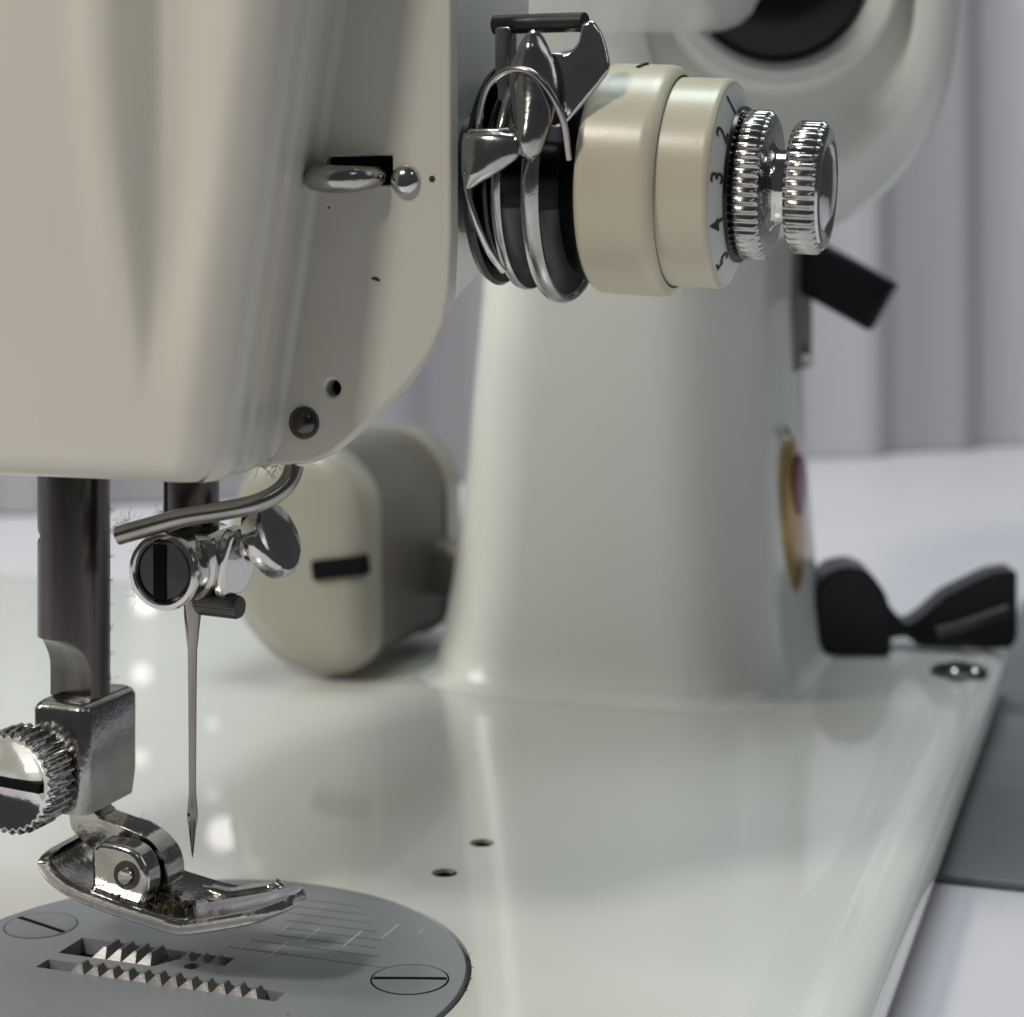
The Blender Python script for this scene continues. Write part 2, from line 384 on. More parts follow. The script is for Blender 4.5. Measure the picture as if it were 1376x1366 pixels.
box('bracket', (-48, 180, 12), (-25, 189, 24), M['motor_band'], mo, 3)

# ------------------------------------------------------------------ face plate: flange and raised cover
flange_out = [(35.8, 185), (35.8, 88), (35.55, 82.5), (34.8, 78.8), (33.1, 75.5), (29.9, 71.6), (25.8, 67.7), (22.6, 65.0), (20.4, 63.4), (18.2, 62.5), (15, 62.3), (-58, 62.3), (-58, 185)]
fp = prism_xz('face_plate', flange_out, -6, -3.3, M['cream'], mc, 0)
cut(fp, [cyl_cutter((21.3, -6, 71.3), (0, 1, 0), 0.95, 8, 28), box('cutter', (20.2, -8, 94.6), (28.7, -2, 98.0), None, None, 0)])
bev(fp, 0.7, 3, 50)
fp['label'] = 'cream face plate with a chamfered lower corner'

def sstep(a, b, x):
    t = max(0, min(1, (x - a) / (b - a))); return t * t * (3 - 2 * t)
def cover():
    Yf, Yw = -25.2, -5.9
    zs = [61.9, 62.0, 62.25, 62.7, 63.5, 64.8, 66.5] + [68 + 2.4 * k for k in range(33)] + [150, 170, 185]
    rows = []
    for z in zs:
        u = (z - 62) / 50.0
        xc = 16.0 + 7.0 * u                  # outer corner line leans forward as it rises
        xb = 11.7 + 8.4 * u                  # foot of the side wall on the flange
        lip = max(0.0, 1.0 - (z - 61.9) / 3.2)
        row = []
        # front face from the far left to the corner
        for k in range(140):
            x = -58 + (xc - 5.0 + 58) * k / 139 if k < 30 else None
            if x is None:
                xs = -58 + (xc + 53.0) * 29 / 139; x = xs + (xc - 5.0 - xs) * (k - 29) / 110
            w = sstep(70.5, 98, z); g1 = 8.6; gl = 6.9 - 3.6 * sstep(72, 112, z)
            depth = 2.1 * w ** 0.7 * sstep(gl, g1, x) * (1 - 0.45 * sstep(g1 + 1, xc - 4.5, x)) + 0.35 * sstep(90, 104, z) * math.exp(-((x - 8.2) / 0.9) ** 2)
            rim = -0.55 * w * math.exp(-((x - gl + 1.6) / 2.6) ** 2)
            y = Yf + depth + rim + 0.0012 * min(0, x + 5) ** 2
            row.append((x, y))
        # rounded corner
        rad = 4.8; Yc = row[-1][1]
        for k in range(1, 13):
            a = R(90 * k / 12); row.append((xc - 5.0 + 5.0 * math.sin(a) , Yc + rad - rad * math.cos(a)))
        # side wall leaning back to the flange, with two faint steps
        yq = Yc + rad
        for k in range(1, 15):
            t = k / 14; x = xc + (xb + 1.6 - xc) * t + 0.28 * sstep(0.30, 0.36, t) - 0.30 * sstep(0.74, 0.84, t) * (1 - 0.5 * u)
            row.append((x, yq + (Yw - 1.6 - yq) * t))
        for k in range(1, 6):
            a = R(90 * k / 5); row.append((xb + 1.6 + 1.3 * (1 - math.cos(a)), Yw - 1.6 + 1.55 * math.sin(a)))
        # lower edge rolls under
        if lip > 0:
            q = 1 - math.sqrt(max(0, 1 - lip * lip)); q *= 2.6
            row = [(x - (q * 0.9 if i >= 140 else 0) * min(1, max(0, (x - xc + 8) / 8)), y + q * (1 if i < 146 else 0.3)) for i, (x, y) in enumerate(row)]
            row = [(x, min(y, Yw)) for x, y in row]
        rows.append([Vector((x, y, z)) for x, y in row])
    n = len(rows[0]); vs = []; fs = []
    for r in rows: vs += r
    for k in range(len(rows) - 1):
        for i in range(n - 1): fs.append((k * n + i, k * n + i + 1, (k + 1) * n + i + 1, (k + 1) * n + i))
    # close bottom, back and top
    base = len(vs)
    for r in rows: vs.append(Vector((-58, -5.95, r[0].z)))
    for k in range(len(rows) - 1):
        fs.append((base + k, base + k + 1, (k + 1) * n, k * n)); fs.append((base + k, k * n + n - 1, (k + 1) * n + n - 1, base + k + 1))
    fs.append(tuple(list(range(n)) + [base])); fs.append(tuple(list(range((len(rows) - 1) * n, len(rows) * n)) + [base + len(rows) - 1]))
    return link('cover', mesh('cover', vs, fs), M['cream'], fp, 40)
cv = cover()
# screws, thread guide and marks on the flange
def dome_screw(c, d, r, parent, m=None):
    return lathe('screw', c, d, [(-0.4, r * 0.98), (0.15, r), (0.35, r * 0.97), (0.7, r * 0.82), (0.95, r * 0.55), (1.05, r * 0.2)], m or M['chrome'], parent, 32)
dome_screw((30.4, -6.1, 95.1), (0.1, -1, 0.15), 1.75, fp)
dome_screw((17.7, -6.1, 67.2), (0, -1, 0), 1.6, fp, M['steel'])
lathe('screw_collar', (17.7, -6.02, 67.2), (0, -1, 0), [(0, 1.9), (0.15, 1.9), (0.2, 1.6)], M['gunmetal'], fp, 32)
box('slot_recess', (20.0, -4.2, 94.4), (28.9, -3.4, 98.2), M['void'], fp, 0)
lathe('hole_recess', (21.3, -3.5, 71.3), (0, -1, 0), [(0, 1.2), (0.3, 1.2)], M['void'], fp, 24)
tg = tube('thread_guide', [(26.9, -4.2, 95.9), (26.9, -7.0, 95.5), (25.4, -9.2, 95.2), (22.8, -9.9, 95.2), (20.6, -8.9, 95.4), (20.0, -7.0, 95.7), (20.6, -4.2, 96.2)], [0.9, 1.2, 1.5, 1.6, 1.55, 1.3, 0.9], M['nut_chrome'], fp, 16, 8)
tg['label'] = 'chrome loop thread guide'
lathe('speck_hole', (33.6, -6.02, 95.2), (0, -1, 0), [(0, 0.38), (0.06, 0.36)], M['ink'], fp, 14)
tube('paint_chip', [(26.2, -6.0, 83.95), (26.7, -6.02, 83.9), (27.2, -6.0, 83.7)], [0.12, 0.22, 0.12], M['ink'], fp, 8, 3)

# ------------------------------------------------------------------ presser bar, shank and foot
def pbar():
    cxp, r, n = -16.8, 4.45, 64; rings = []
    zs = [31.2, 33, 34.4, 35, 35.6, 36.2, 36.8, 37.4, 37.9, 38.3, 38.6, 38.9, 39.1, 39.3, 39.4, 39.42, 40, 45, 50.9, 51.1, 51.4, 51.9, 52.4, 52.7, 53, 56, 60, 64, 70]
    nd = Vector((-0.40, -0.917)); rings = []
    for z in zs:
        tt_ = max(0.0, min(1.0, (z - 34.4) / 5.0)); lim = 0.5 + 3.9 * (1 - math.sqrt(1 - tt_ * tt_)) if z < 39.41 else 9
        row = []
        for i in range(n):
            a = 2 * PI * i / n; p = Vector((math.cos(a), math.sin(a))) * r
            dd = p.dot(nd)
            if dd > lim: p -= nd * (dd - lim)
            if 50.9 < z < 53:                                   # small notch filed into the near left side
                q = Vector((-0.9455, -0.3256)); dn = p.dot(q); l2 = r - 0.8 * (1 - abs(z - 51.9) / 1.1)
                if dn > l2: p -= q * (dn - l2)
            row.append(Vector((cxp + p.x, p.y, z)))
        rings.append(row)
    return loft('presser_bar', rings, M['steel'], mc, 30)
pb = pbar()
# clamping block
bl = [rrect(-19.6, -11.7, -5.4, 6.4, 1.4, 18.6, 6), rrect(-19.6, -11.7, -5.4, 6.8, 1.4, 20.0, 6), rrect(-19.6, -11.7, -5.4, 7.2, 1.4, 21.5, 6), rrect(-19.6, -11.7, -5.4, 7.2, 1.4, 31.0, 6), rrect(-19.3, -12.0, -5.1, 6.9, 1.3, 31.6, 6), rrect(-18.8, -12.5, -4.6, 6.4, 1.2, 31.95, 6)]
ft = loft('presser_foot', bl, M['nut_chrome'], mc, 60); ft['label'] = 'chrome zigzag presser foot clamped to the presser bar'
NT = 32
o = Vector((-18.4, -5.4, 23.6))
ts = lathe('thumb_screw', o, (0, -1, 0), [(0, 2.6), (1.2, 2.6), (1.25, 5.6), (1.7, 6.3), (5.6, 6.3), (6.3, 5.8), (6.3, 5.0), (5.9, 4.6), (5.9, 0.5)], M['chrome'], ft, NT * 8,
           lambda i, a, k: (1 - 0.085 * (0.5 - 0.5 * math.cos(a * NT))) if k in (2, 3, 4, 5) else 1, 50)
ts['label'] = 'knurled chrome thumb screw with a slotted head'
box('slot', (-4.2, -0.25, -0.55), (4.2, 0.1, 0.55), M['void'], ts, 0.05, 1, Matrix.Translation(o + Vector((0, -5.95, 0))) @ Matrix.Rotation(R(4), 4, 'Y'))
# neck and ankle
nk = rounded([(-16.5, 19.2), (-13.3, 19.2), (-13.2, 18.2), (-12.0, 17.4), (-8.4, 16.6), (-4.8, 15.6), (-2.6, 13.6), (-2.0, 11.4), (-2.3, 9.6), (-11.0, 9.8), (-12.5, 13.0), (-16.2, 15.6)], 1.1)
prism_xz('shank', [(x - 0.4 if x > -12 else x, z) for x, z in nk], -1.8, 2.2, M['worn_chrome'], ft, 0.7)
lug = rounded([(-10.6, 14.6), (-10.4, 9.2), (-3.9, 8.3), (-2.7, 10.6), (-2.9, 13.2), (-4.4, 15.4), (-6.9, 15.9), (-9.6, 16.0)], 1.3)
for y0, y1, dx in ((-6.2, -2.6, 0), (3.2, 5.0, -3.2)): prism_xz('lug', [(x + dx, z) for x, z in lug], y0, y1, M['worn_chrome'], ft, 0.6)
lathe('hinge_pin_socket', (-5.6, -6.15, 12.4), (0, -1, 0), [(0, 1.75), (0.12, 1.75), (0.16, 1.1)], M['gunmetal'], ft, 32)
lathe('hinge_pin', (-5.6, -6.1, 12.4), (0, -1, 0), [(0, 1.0), (0.5, 1.0), (0.75, 0.85), (0.85, 0.4)], M['worn_chrome'], ft, 28)
# sole: curved ski, split into a long near toe and a short far toe
def ski(name, y0, y1, st, th=1.25, parent=None, m=None):
    path = spline([(x, 0, z) for x, z in st], 6); rings = []
    L = len(path)
    for k, p in enumerate(path):
        d = (path[min(k + 1, L - 1)] - path[max(k - 1, 0)]).normalized(); nrm = Vector((-d.z, 0, d.x))
        e = min(k * 2.0, L - 1 - k) / 8.0; e = min(1, e); ins = (1 - math.sqrt(1 - (1 - e) ** 2)) * min(2.6, (y1 - y0) * 0.36)
        pr = []
        b = 0.38
        a0, a1 = y0 + ins, y1 - ins; t = th * (0.8 + 0.2 * e)
        for yy, h in ((a0 + b, 0), (a0 + 0.1, 0.12), (a0, b), (a0, t - b * 0.6), (a0 + 0.12, t + 0.12), (a0 + 0.5, t + 0.18), (a0 + 1.0, t - 0.05), (a1 - 1.0, t - 0.05), (a1 - 0.4, t + 0.05), (a1, t - b), (a1, b), (a1 - b, 0)):
            q = p + nrm * h; pr.append(Vector((q.x, yy, q.z)))
        rings.append(pr)
    return loft(name, rings, m or M['worn_chrome'], parent, 55)
heel = [(-17.0, 14.4), (-16.7, 12.9), (-15.3, 11.3), (-12.6, 9.9), (-7.5, 8.6), (-2.0, 7.6), (1.0, 7.15)]
toe = [(1.0, 7.15), (2.6, 7.05), (5, 7.5), (9.5, 8.65), (12.8, 9.7), (16.2, 11.1)]
ski('sole', -8.2, 6.0, [(x, z - 0.3) for x, z in heel + [(3.0, 7.05)]], 1.7, ft)
ski('toe', -8.22, 0.6, [(x, z - 0.3) for x, z in [(-1.0, 7.42)] + toe], 1.5, ft)
ski('toe', 2.6, 5.8, [(-1.0, 7.44), (1.0, 7.2), (3.4, 7.1), (6.5, 7.8), (9.4, 8.6), (10.2, 9.6)], 1.4, ft)
# grime and lint packed round the hinge
def fuzz(name, pts, n, ln, rad, m, parent, spread=0.8, seed=1):
    rnd = random.Random(seed); vs = []; fs = []
    for k in range(n):
        p = Vector(rnd.choice(pts)) + Vector((rnd.gauss(0, spread), rnd.gauss(0, spread), rnd.gauss(0, spread * 0.5)))
        d = Vector((rnd.gauss(0, 1), rnd.gauss(0, 0.7), rnd.gauss(0.25, 0.8))).normalized()
        path = [p.copy()]
        for j in range(5):
            d = (d + Vector((rnd.gauss(0, 0.45), rnd.gauss(0, 0.45), rnd.gauss(0, 0.45)))).normalized(); p = p + d * ln * rnd.uniform(0.6, 1.2) / 5; path.append(p.copy())
        a, f = tube_geo(path, rad, 3); b = len(vs); vs += a; fs += [tuple(b + i for i in q) for q in f]
    o = link(name, mesh(name, vs, fs), m, parent, None); o['kind'] = 'stuff'; return o
def clump(name, pts, n, r, m, parent, spread, seed):
    rnd = random.Random(seed); bm = bmesh.new()
    for k in range(n):
        p = Vector(rnd.choice(pts)) + Vector((rnd.gauss(0, spread), rnd.gauss(0, spread), rnd.gauss(0, 0.12)))
        g = bmesh.ops.create_icosphere(bm, subdivisions=1, radius=r * rnd.uniform(0.4, 1.2))
        sx = Vector((rnd.uniform(0.7, 1.6), rnd.uniform(0.7, 1.6), rnd.uniform(0.3, 0.7)))
        for v in g['verts']: v.co = Vector((v.co.x * sx.x, v.co.y * sx.y, v.co.z * sx.z)) * rnd.uniform(0.85, 1.15) + p
    me = bpy.data.meshes.new(name)
    for v in bm.verts: v.co = W(v.co)
    bm.to_mesh(me); bm.free()
    o = link(name, me, m, parent, 80); o['kind'] = 'stuff'; return o
foot_pts = [(-10, -6.6, 9.9), (-8, -6.7, 9.7), (-6, -6.6, 9.3), (-3.5, -6.3, 8.9), (-1.5, -5.5, 8.8), (0, -4, 8.7), (0.6, -2.5, 8.6), (-1.5, -2, 9.2), (-2.5, -2.5, 9.0)]
clump('grime', foot_pts, 160, 0.34, M['grime'], ft, 0.45, 3)
fuzz('lint', foot_pts + [(-10.5, -1.5, 17.3), (-8, -1.5, 17.0)], 90, 1.9, 0.028, M['lint'], ft, 0.5, 5)

# ------------------------------------------------------------------ needle bar, clamp, needle
nbx = -0.3
nb_ = lathe('needle_bar', (nbx, 0, 46), (0, 0, 1), [(0, 3.0), (0.4, 3.4), (30, 3.4)], M['steel'], mc, 48)
nc = lathe('needle_clamp', (0.9, 4.5, 49.5), (0, -1, 0), [(0, 3.2), (0.6, 4.2), (10.6, 4.3), (12.6, 4.55), (13.2, 4.6), (13.7, 4.4), (13.8, 3.9), (13.5, 3.6), (12.6, 3.5)], M['chrome'], mc, 64)
nc['label'] = 'chrome needle clamp with a slotted screw'
cs_ = lathe('clamp_screw', (0.9, -7.9, 49.5), (0, -1, 0), [(0, 3.45), (0.6, 3.45), (0.85, 3.2), (0.9, 0.4)], M['gunmetal'], nc, 48)
box('slot', (-0.8, -0.1, -3.2), (0.8, 0.25, 3.2), M['void'], cs_, 0.05, 1, Matrix.Translation((0.4, -8.95, 49.5)))
jaw = rounded([(0.5, 53.4), (5.2, 53.6), (6.0, 51.0), (5.2, 47.2), (3.2, 45.4), (0.4, 45.6)], 1.4)
prism_xz('jaw', jaw, -5.5, 3.5, M['chrome'], nc, 1.1, 4)
fin = rounded([(-2.2, 0), (2.2, 0.4), (3.6, 4.4), (3.0, 8.8), (-2.8, 8.6), (-3.4, 4.2)], 1.2)
Fm = Matrix.Translation((5.6, -1.6, 45.6)) @ Matrix.Rotation(R(13), 4, 'Y') @ Matrix.Rotation(R(78), 4, 'Z')
prism_xz('fin', fin, -0.8, 0.8, M['chrome'], nc, 0.5, 3, 40, lambda v: Fm @ v)
wo = Vector((5.6, 0.2, 51.6)); wd_ = Vector((1, 0.02, 0.06)).normalized()
ws = lathe('clamp_thumb_screw', wo, wd_, [(0, 2.5), (1.6, 2.5), (1.7, 2.1), (3.4, 2.1), (3.6, 2.5), (4.6, 2.5)], M['chrome'], nc, 40)
wx = Vector((0.92, -0.14, 0.42)).normalized()
lathe('thumb_wing', Vector((8.9, 0.5, 51.9)), wx, [(-0.2, 1.5), (0.1, 4.2), (0.7, 4.9), (2.0, 5.0), (2.7, 4.7), (2.95, 4.2), (3.0, 1)], M['chrome'], ws, 48,
      lambda i, a, k: 1 - 0.12 * abs(math.cos(a)))
nd_ = lathe('needle', (-0.15, 0, 13.2), (0, 0, 1), [(0, 0.03), (0.6, 0.14), (2.0, 0.30), (3.6, 0.46), (4.6, 0.62), (5.4, 0.66), (6.6, 0.56), (7.6, 0.46), (9, 0.44), (20, 0.50), (25.4, 0.58), (26.6, 0.72), (29.4, 1.02), (31.6, 1.12), (33.5, 1.12)], M['needle'], mc, 40,
            lambda i, a, k: 1 - (0.30 * max(0, 1 - abs(((a - 4.2 + PI) % (2 * PI)) - PI) / 0.35) if 2 < k < 12 else 0))
lathe('needle_eye', (-0.30, -0.60, 18.6), (-0.2, -1, 0), [(0, 0.18), (0.08, 0.17)], M['void'], nd_, 14)
ks = lathe('needle_set_screw', (0.9, -1.2, 44.6), (1, -0.10, -0.02), [(0, 0.7), (0.5, 0.75), (0.6, 1.25), (1.0, 1.42), (6.0, 1.42), (6.4, 1.25), (6.5, 0.3)], M['gunmetal'], nc, 28 * 4,
           lambda i, a, k: 1 - 0.05 * (i % 4 in (0, 1)) if k in (3, 4) else 1)
gw = tube('thread_wire', [(-3.5, -11.5, 53.9), (0.4, -11.4, 55.1), (5.0, -11, 56.4), (9.4, -10, 57.2), (12.8, -8.2, 58.0), (14.9, -6.2, 59.4), (15.7, -4.8, 61.4), (15.8, -4.4, 64)], 1.12, M['mid_steel'], mc, 18, 8)
gw['label'] = 'bent steel thread guide wire under the head'
lint_pts = [(-3.6, -7, 51), (-4, 0, 55), (-3.9, 0, 54), (-3.8, -7, 49), (-3.5, -7, 47), (-2.6, -7, 45.8), (-4.5, -11, 54.5), (-3, -11, 55.5)]
fuzz('lint', lint_pts, 150, 1.7, 0.018, M['lint'], nc, 0.42, 11)
fuzz('lint', [(12, -5.2, 62.0), (14, -5.2, 62.2)], 30, 2.2, 0.03, M['lint'], fp, 0.5, 12)
fuzz('lint', [(-12.5, 1.5, 34 + 3 * k) for k in range(8)], 90, 1.0, 0.018, M['lint'], pb, 0.25, 13)

# ------------------------------------------------------------------ needle plate and feed dogs
np_ = lathe('needle_plate', (1, -1.5, -2.55), (0, 0, 1), [(0, 33.0), (2.35, 33.0), (2.75, 32.75), (2.85, 32.3)], M['plate'], mc, 160)
PZ = 0.30
def slot_cutter(pts):
    n = len(pts); vs = [(x, y, -1.9) for x, y in pts] + [(x, y, 2) for x, y in pts]
    fs = [tuple(range(n)), tuple(range(2 * n - 1, n - 1, -1))] + [(i, (i + 1) % n, n + (i + 1) % n, n + i) for i in range(n)]
    return link('cutter', mesh('cutter', vs, fs), None, None)
cut(np_, [slot_cutter([(-17.6, -2.3), (-4.2, -2.3), (-2.6, 0.55), (3.9, 0.55), (3.9, 3.2), (-17.6, 3.2)]),
          slot_cutter([(-17.6, -7.2), (14.6, -7.2), (14.6, -4.5), (-17.6, -4.5)]),
          cyl_cutter((0.2, -0.75, 0.4), (0, 0, 1), 1.0, 3.6, 32)])
lathe('slot_floor', (-2, -1.5, -1.75), (0, 0, 1), [(0, 19.5), (0.06, 19.5)], M['void'], np_, 48)
def tooth_mesh(name, lx, ly, h, skew):
    # wedge with a steep back and a slanted, pointed crest
    vs = [(-lx / 2, -ly / 2, -1.2), (lx / 2, -ly / 2, -1.2), (lx / 2, ly / 2, -1.2), (-lx / 2, ly / 2, -1.2),
          (-lx / 2, -ly / 2, 0), (lx / 2, -ly / 2, 0), (lx / 2, ly / 2, 0), (-lx / 2, ly / 2, 0),
          (skew - 0.2, -ly * 0.26, h), (skew + 0.2, -ly * 0.26, h), (skew + 0.2, ly * 0.40, h), (skew - 0.2, ly * 0.40, h)]
    fs = [(0, 1, 2, 3), (0, 1, 5, 4), (1, 2, 6, 5), (2, 3, 7, 6), (3, 0, 4, 7), (4, 5, 9, 8), (5, 6, 10, 9), (6, 7, 11, 10), (7, 4, 8, 11), (8, 9, 10, 11)]
    me = mesh(name, [Vector(v) * S for v in vs], fs, raw=True); me.materials.append(M['tooth']); return me
fd = box('feed_dog', (-14, -6.8, -1.65), (12.8, -4.9, -0.55), M['tooth'], mc, 0.1, 1); fd['label'] = 'long toothed feed dog bar nearest the camera'
tm = tooth_mesh('tooth', 2.1, 2.1, 1.15, 0.3)
for k in range(12):
    o = bpy.data.objects.new('tooth', tm); C.objects.link(o); o.parent = fd; o.location = W((-12.1 + 2.12 * k, -5.85, 0.0)); o.rotation_euler = (0, 0, random.uniform(-0.05, 0.05)); o.scale = (random.uniform(0.95, 1.03), 1, random.uniform(0.86, 1.06))
fe = box('feed_dog', (-13.5, -1.9, -1.65), (-4.6, 2.9, -0.55), M['tooth'], mc, 0.1, 1); fe['label'] = 'short wide feed dog bar beyond the long one'
tw = tooth_mesh('tooth', 2.0, 4.4, 1.35, 0.4)
for k in range(4):
    o = bpy.data.objects.new('tooth', tw); C.objects.link(o); o.parent = fe; o.location = W((-12.3 + 2.1 * k, 0.45, -0.1)); o.scale = (1, 1, random.uniform(0.85, 1.0))
fg = box('feed_dog', (-3.0, 1.0, -1.65), (2.8, 2.9, -0.55), M['tooth'], mc, 0.1, 1); fg['label'] = 'small feed dog bar with three teeth beside the needle hole'
for k in range(3):
    o = bpy.data.objects.new('tooth', tm); C.objects.link(o); o.parent = fg; o.location = W((-2.0 + 2.0 * k, 1.95, -0.25)); o.scale = (0.95, 0.9, 0.85)
clump('grime', [(-13 + 1.06 * k, -5.8 + 0.6 * (k % 3 - 1), -0.15) for k in range(24)], 220, 0.17, M['grime'], fd, 0.3, 33)
fuzz('lint', [(-13 + 1.06 * k, -5.8, 0.1) for k in range(24)], 50, 1.3, 0.02, M['lint'], fd, 0.4, 34)
fuzz('lint', [(-13 + 2 * k, 0.5, 0.2) for k in range(5)], 30, 1.5, 0.02, M['lint'], fe, 0.6, 35)
# plate screws
def plate_screw(x, y, r, ang, rim):
    s = lathe('plate_screw', (x, y, PZ - 0.10), (0, 0, 1), [(0, r), (0.16, r), (0.22, r * 0.93), (0.24, r * 0.3)], M['plate'], np_, 40)
    lathe('screw_rim', (x, y, PZ - 0.02), (0, 0, 1), [(0, r + 0.22), (0.045, r + 0.22), (0.05, r + 0.02)], rim, s, 48)
    Mx = Matrix.Translation((x, y, PZ + 0.11)) @ Matrix.Rotation(R(ang), 4, 'Z')
    box('slot', (-r * 0.97, -0.34, -0.1), (r * 0.97, 0.34, 0.06), M['void'], s, 0, 1, Mx)
plate_screw(26.8, 4.0, 4.5, 18, M['void'])
plate_screw(-25.0, 5.2, 4.5, -18, M['line'])
def strip(name, a, b, w, m, parent, h=0.03):
    a = Vector(a); b = Vector(b); d = (b - a).normalized(); n = Vector((-d.y, d.x, 0)) * w / 2
    vs = [a - n, b - n, b + n, a + n]; vs = vs + [v + Vector((0, 0, h)) for v in vs]
    fs = [(0, 1, 2, 3), (4, 5, 6, 7), (0, 1, 5, 4), (1, 2, 6, 5), (2, 3, 7, 6), (3, 0, 4, 7)]
    return link(name, mesh(name, vs, fs), m, parent, None)
for x0, x1, y in ((1.0, 23, 6.4), (3, 20.5, 9.4), (5, 19, 12.0), (5, 18.6, 14.6), (4, 17, 17.2), (3, 15, 19.8), (2, 13, 22.4), (1, 11, 25)):
    strip('engraved_line', (x0, y, PZ - 0.01), (x1, y, PZ - 0.01), 0.14, M['line'], np_)
for x, y0, y1 in ((1.2, 5.6, 8.8), (3.0, 6.2, 8.6), (7.6, 4.6, 10.2), (9.4, 10.4, 16), (14.9, 11.2, 17), (18.4, 15.1, 20.6), (22.1, 18.3, 20.2), (5.2, 11, 16.4)):
    strip('white_tick', (x, y0, PZ + 0.0), (x + 0.1, y1, PZ + 0.0), 0.2, M['tick'], np_, 0.035)
# dirt collected in the plate's rim
clump('grime', [(1 + 33.45 * math.cos(R(a)), -1.5 + 33.45 * math.sin(R(a)), -0.3) for a in range(-15, 30)], 500, 0.16, M['grime'], bd, 0.14, 21)

# ------------------------------------------------------------------ thread tension unit
TO = Vector((48.9, 12.0, 95.8)); TA = Vector((math.cos(R(3.4)), 0, -math.sin(R(3.4))))
def at(h, r=0, a=0):
    x, y, z = frame(TA); return TO + z * h + x * r * math.cos(a) + y * r * math.sin(a)
tn = lathe('tension_dial', TO, TA, [(-0.2, 12.6), (0.0, 13.3), (0.5, 13.65), (0.8, 13.7), (1.0, 13.7), (7.2, 13.7), (7.5, 13.7), (7.7, 13.68), (8.3, 13.55), (8.9, 13.1), (9.1, 12.6), (8.9, 12.4)], M['plastic'], mc, 96)
tn['label'] = 'ivory tension dial numbered one to five with a knurled chrome nut'
lathe('numbered_ring', TO, TA, [(8.0, 12.3), (14.2, 12.3), (14.45, 12.3), (14.6, 12.28), (15.0, 12.05), (15.15, 11.75)], M['plastic'], tn, 96)
lathe('groove_grime', TO, TA, [(8.85, 12.9), (9.02, 12.75), (9.06, 12.32)], M['grime'], tn, 96)
cone = lathe('dial_face', TO, TA, [(15.10, 11.75), (16.4, 8.6), (16.5, 5)], M['white_plastic'], tn, 96)

def knurl(name, h0, h1, r, nteeth, parent, m, chip=None):
    return lathe(name, TO, TA, [(h0 - 0.1, r * 0.55), (h0, r * 0.93), (h0 + 0.5, r), (h1 - 0.5, r), (h1, r * 0.93), (h1 + 0.02, r * 0.55)], m, parent, nteeth * 6,
                 lambda i, a, k: (1 - 0.06 * (0.5 - 0.5 * math.cos(a * nteeth)) ) if k in (2, 3) else 1, 50)
lathe('dark_washer', TO, TA, [(16.3, 9.15), (16.7, 9.1), (16.8, 5)], M['black'], tn, 64)
knurl('knurled_nut', 16.7, 20.0, 8.75, 50, tn, M['nut_chrome'])
lathe('nut_neck', TO, TA, [(19.9, 5.4), (20.4, 4.6), (21.0, 4.3), (22.2, 4.3), (22.8, 4.9), (23.2, 5.4)], M['chrome'], tn, 64)
kn2 = knurl('knurled_nut', 22.6, 26.2, 7.7, 42, tn, M['nut_chrome'])
lathe('nut_end', TO, TA, [(26.1, 7.15), (26.5, 6.9), (26.6, 6.3), (26.5, 5.3), (26.3, 4.9), (26.45, 4.3), (26.9, 3.4), (27.1, 0.6)], M['chrome'], tn, 48)
# digits run round the sloping face, their heads pointing outward
def digit(ch, ang):
    fc = bpy.data.curves.new('digit', 'FONT'); fc.body = ch; fc.size = 3.3 * S; fc.align_x = 'CENTER'; fc.align_y = 'CENTER'; fc.extrude = 0.03 * S; fc.offset = 0.02 * S
    t = bpy.data.objects.new('digit_tmp', fc); C.objects.link(t)
    bpy.context.view_layer.update()
    me = bpy.data.meshes.new_from_object(t.evaluated_get(bpy.context.evaluated_depsgraph_get()))
    bpy.data.objects.remove(t)
    x, y, z = frame(TA); rad = x * math.cos(ang) + y * math.sin(ang)
    p = TO + TA * 15.78 + rad * 10.15
    up = (rad * 3.15 - TA * 1.3).normalized(); nrm = (rad * 1.3 + TA * 3.15).normalized(); rt = up.cross(nrm)
    mx = Matrix((rt, up, nrm)).transposed().to_4x4(); mx.translation = W(p + nrm * 0.06)
    me.materials.clear(); me.materials.append(M['ink'])
    o = bpy.data.objects.new('digit', me); C.objects.link(o); o.parent = tn; o.matrix_local = mx
    return o
xx, yy, _ = frame(TA)
def ang_for(elev):
    v = Vector((0, -math.cos(R(elev)), math.sin(R(elev)))); return math.atan2(v.dot(yy), v.dot(xx))
tube('index_mark', [at(4.4, 13.66, ang_for(70)), at(4.6, 13.7, ang_for(74)), at(4.9, 13.7, ang_for(79))], 0.3, M['ink'], tn, 8, 3)
for ch, el in (('1', 60), ('2', 31), ('3', 2), ('4', -29), ('5', -60)): digit(ch, ang_for(el))
# discs behind the dial
def disc(h, r, th, m, rim=None):
    d = lathe('tension_disc', TO, TA, [(h - th, r * 0.45), (h - th * 0.6, r * 0.8), (h - 0.5, r - 0.25), (h - 0.2, r - 0.2), (h - 0.4, r * 0.8), (h - th * 0.7, r * 0.5)], m, tu, 80)
    vs = []; fs = []; n, q = 80, 10
    x, y, z = frame(TA); rr = 0.58 if r < 14 else 1.1
    for i in range(n):
        a = 2 * PI * i / n; e = x * math.cos(a) + y * math.sin(a); c = TO + z * (h - 0.3 - (0.5 if rr > 0.5 else 0)) + e * (r - rr * 0.5)
        for j in range(q):
            b = 2 * PI * j / q; vs.append(c + e * rr * 0.55 * math.cos(b) + z * rr * math.sin(b))
    for i in range(n):
        for j in range(q): fs.append((i * q + j, ((i + 1) % n) * q + j, ((i + 1) % n) * q + (j + 1) % q, i * q + (j + 1) % q))
    link('disc_rim', mesh('disc_rim', vs, fs), rim or M['nut_chrome'], d)
    return d
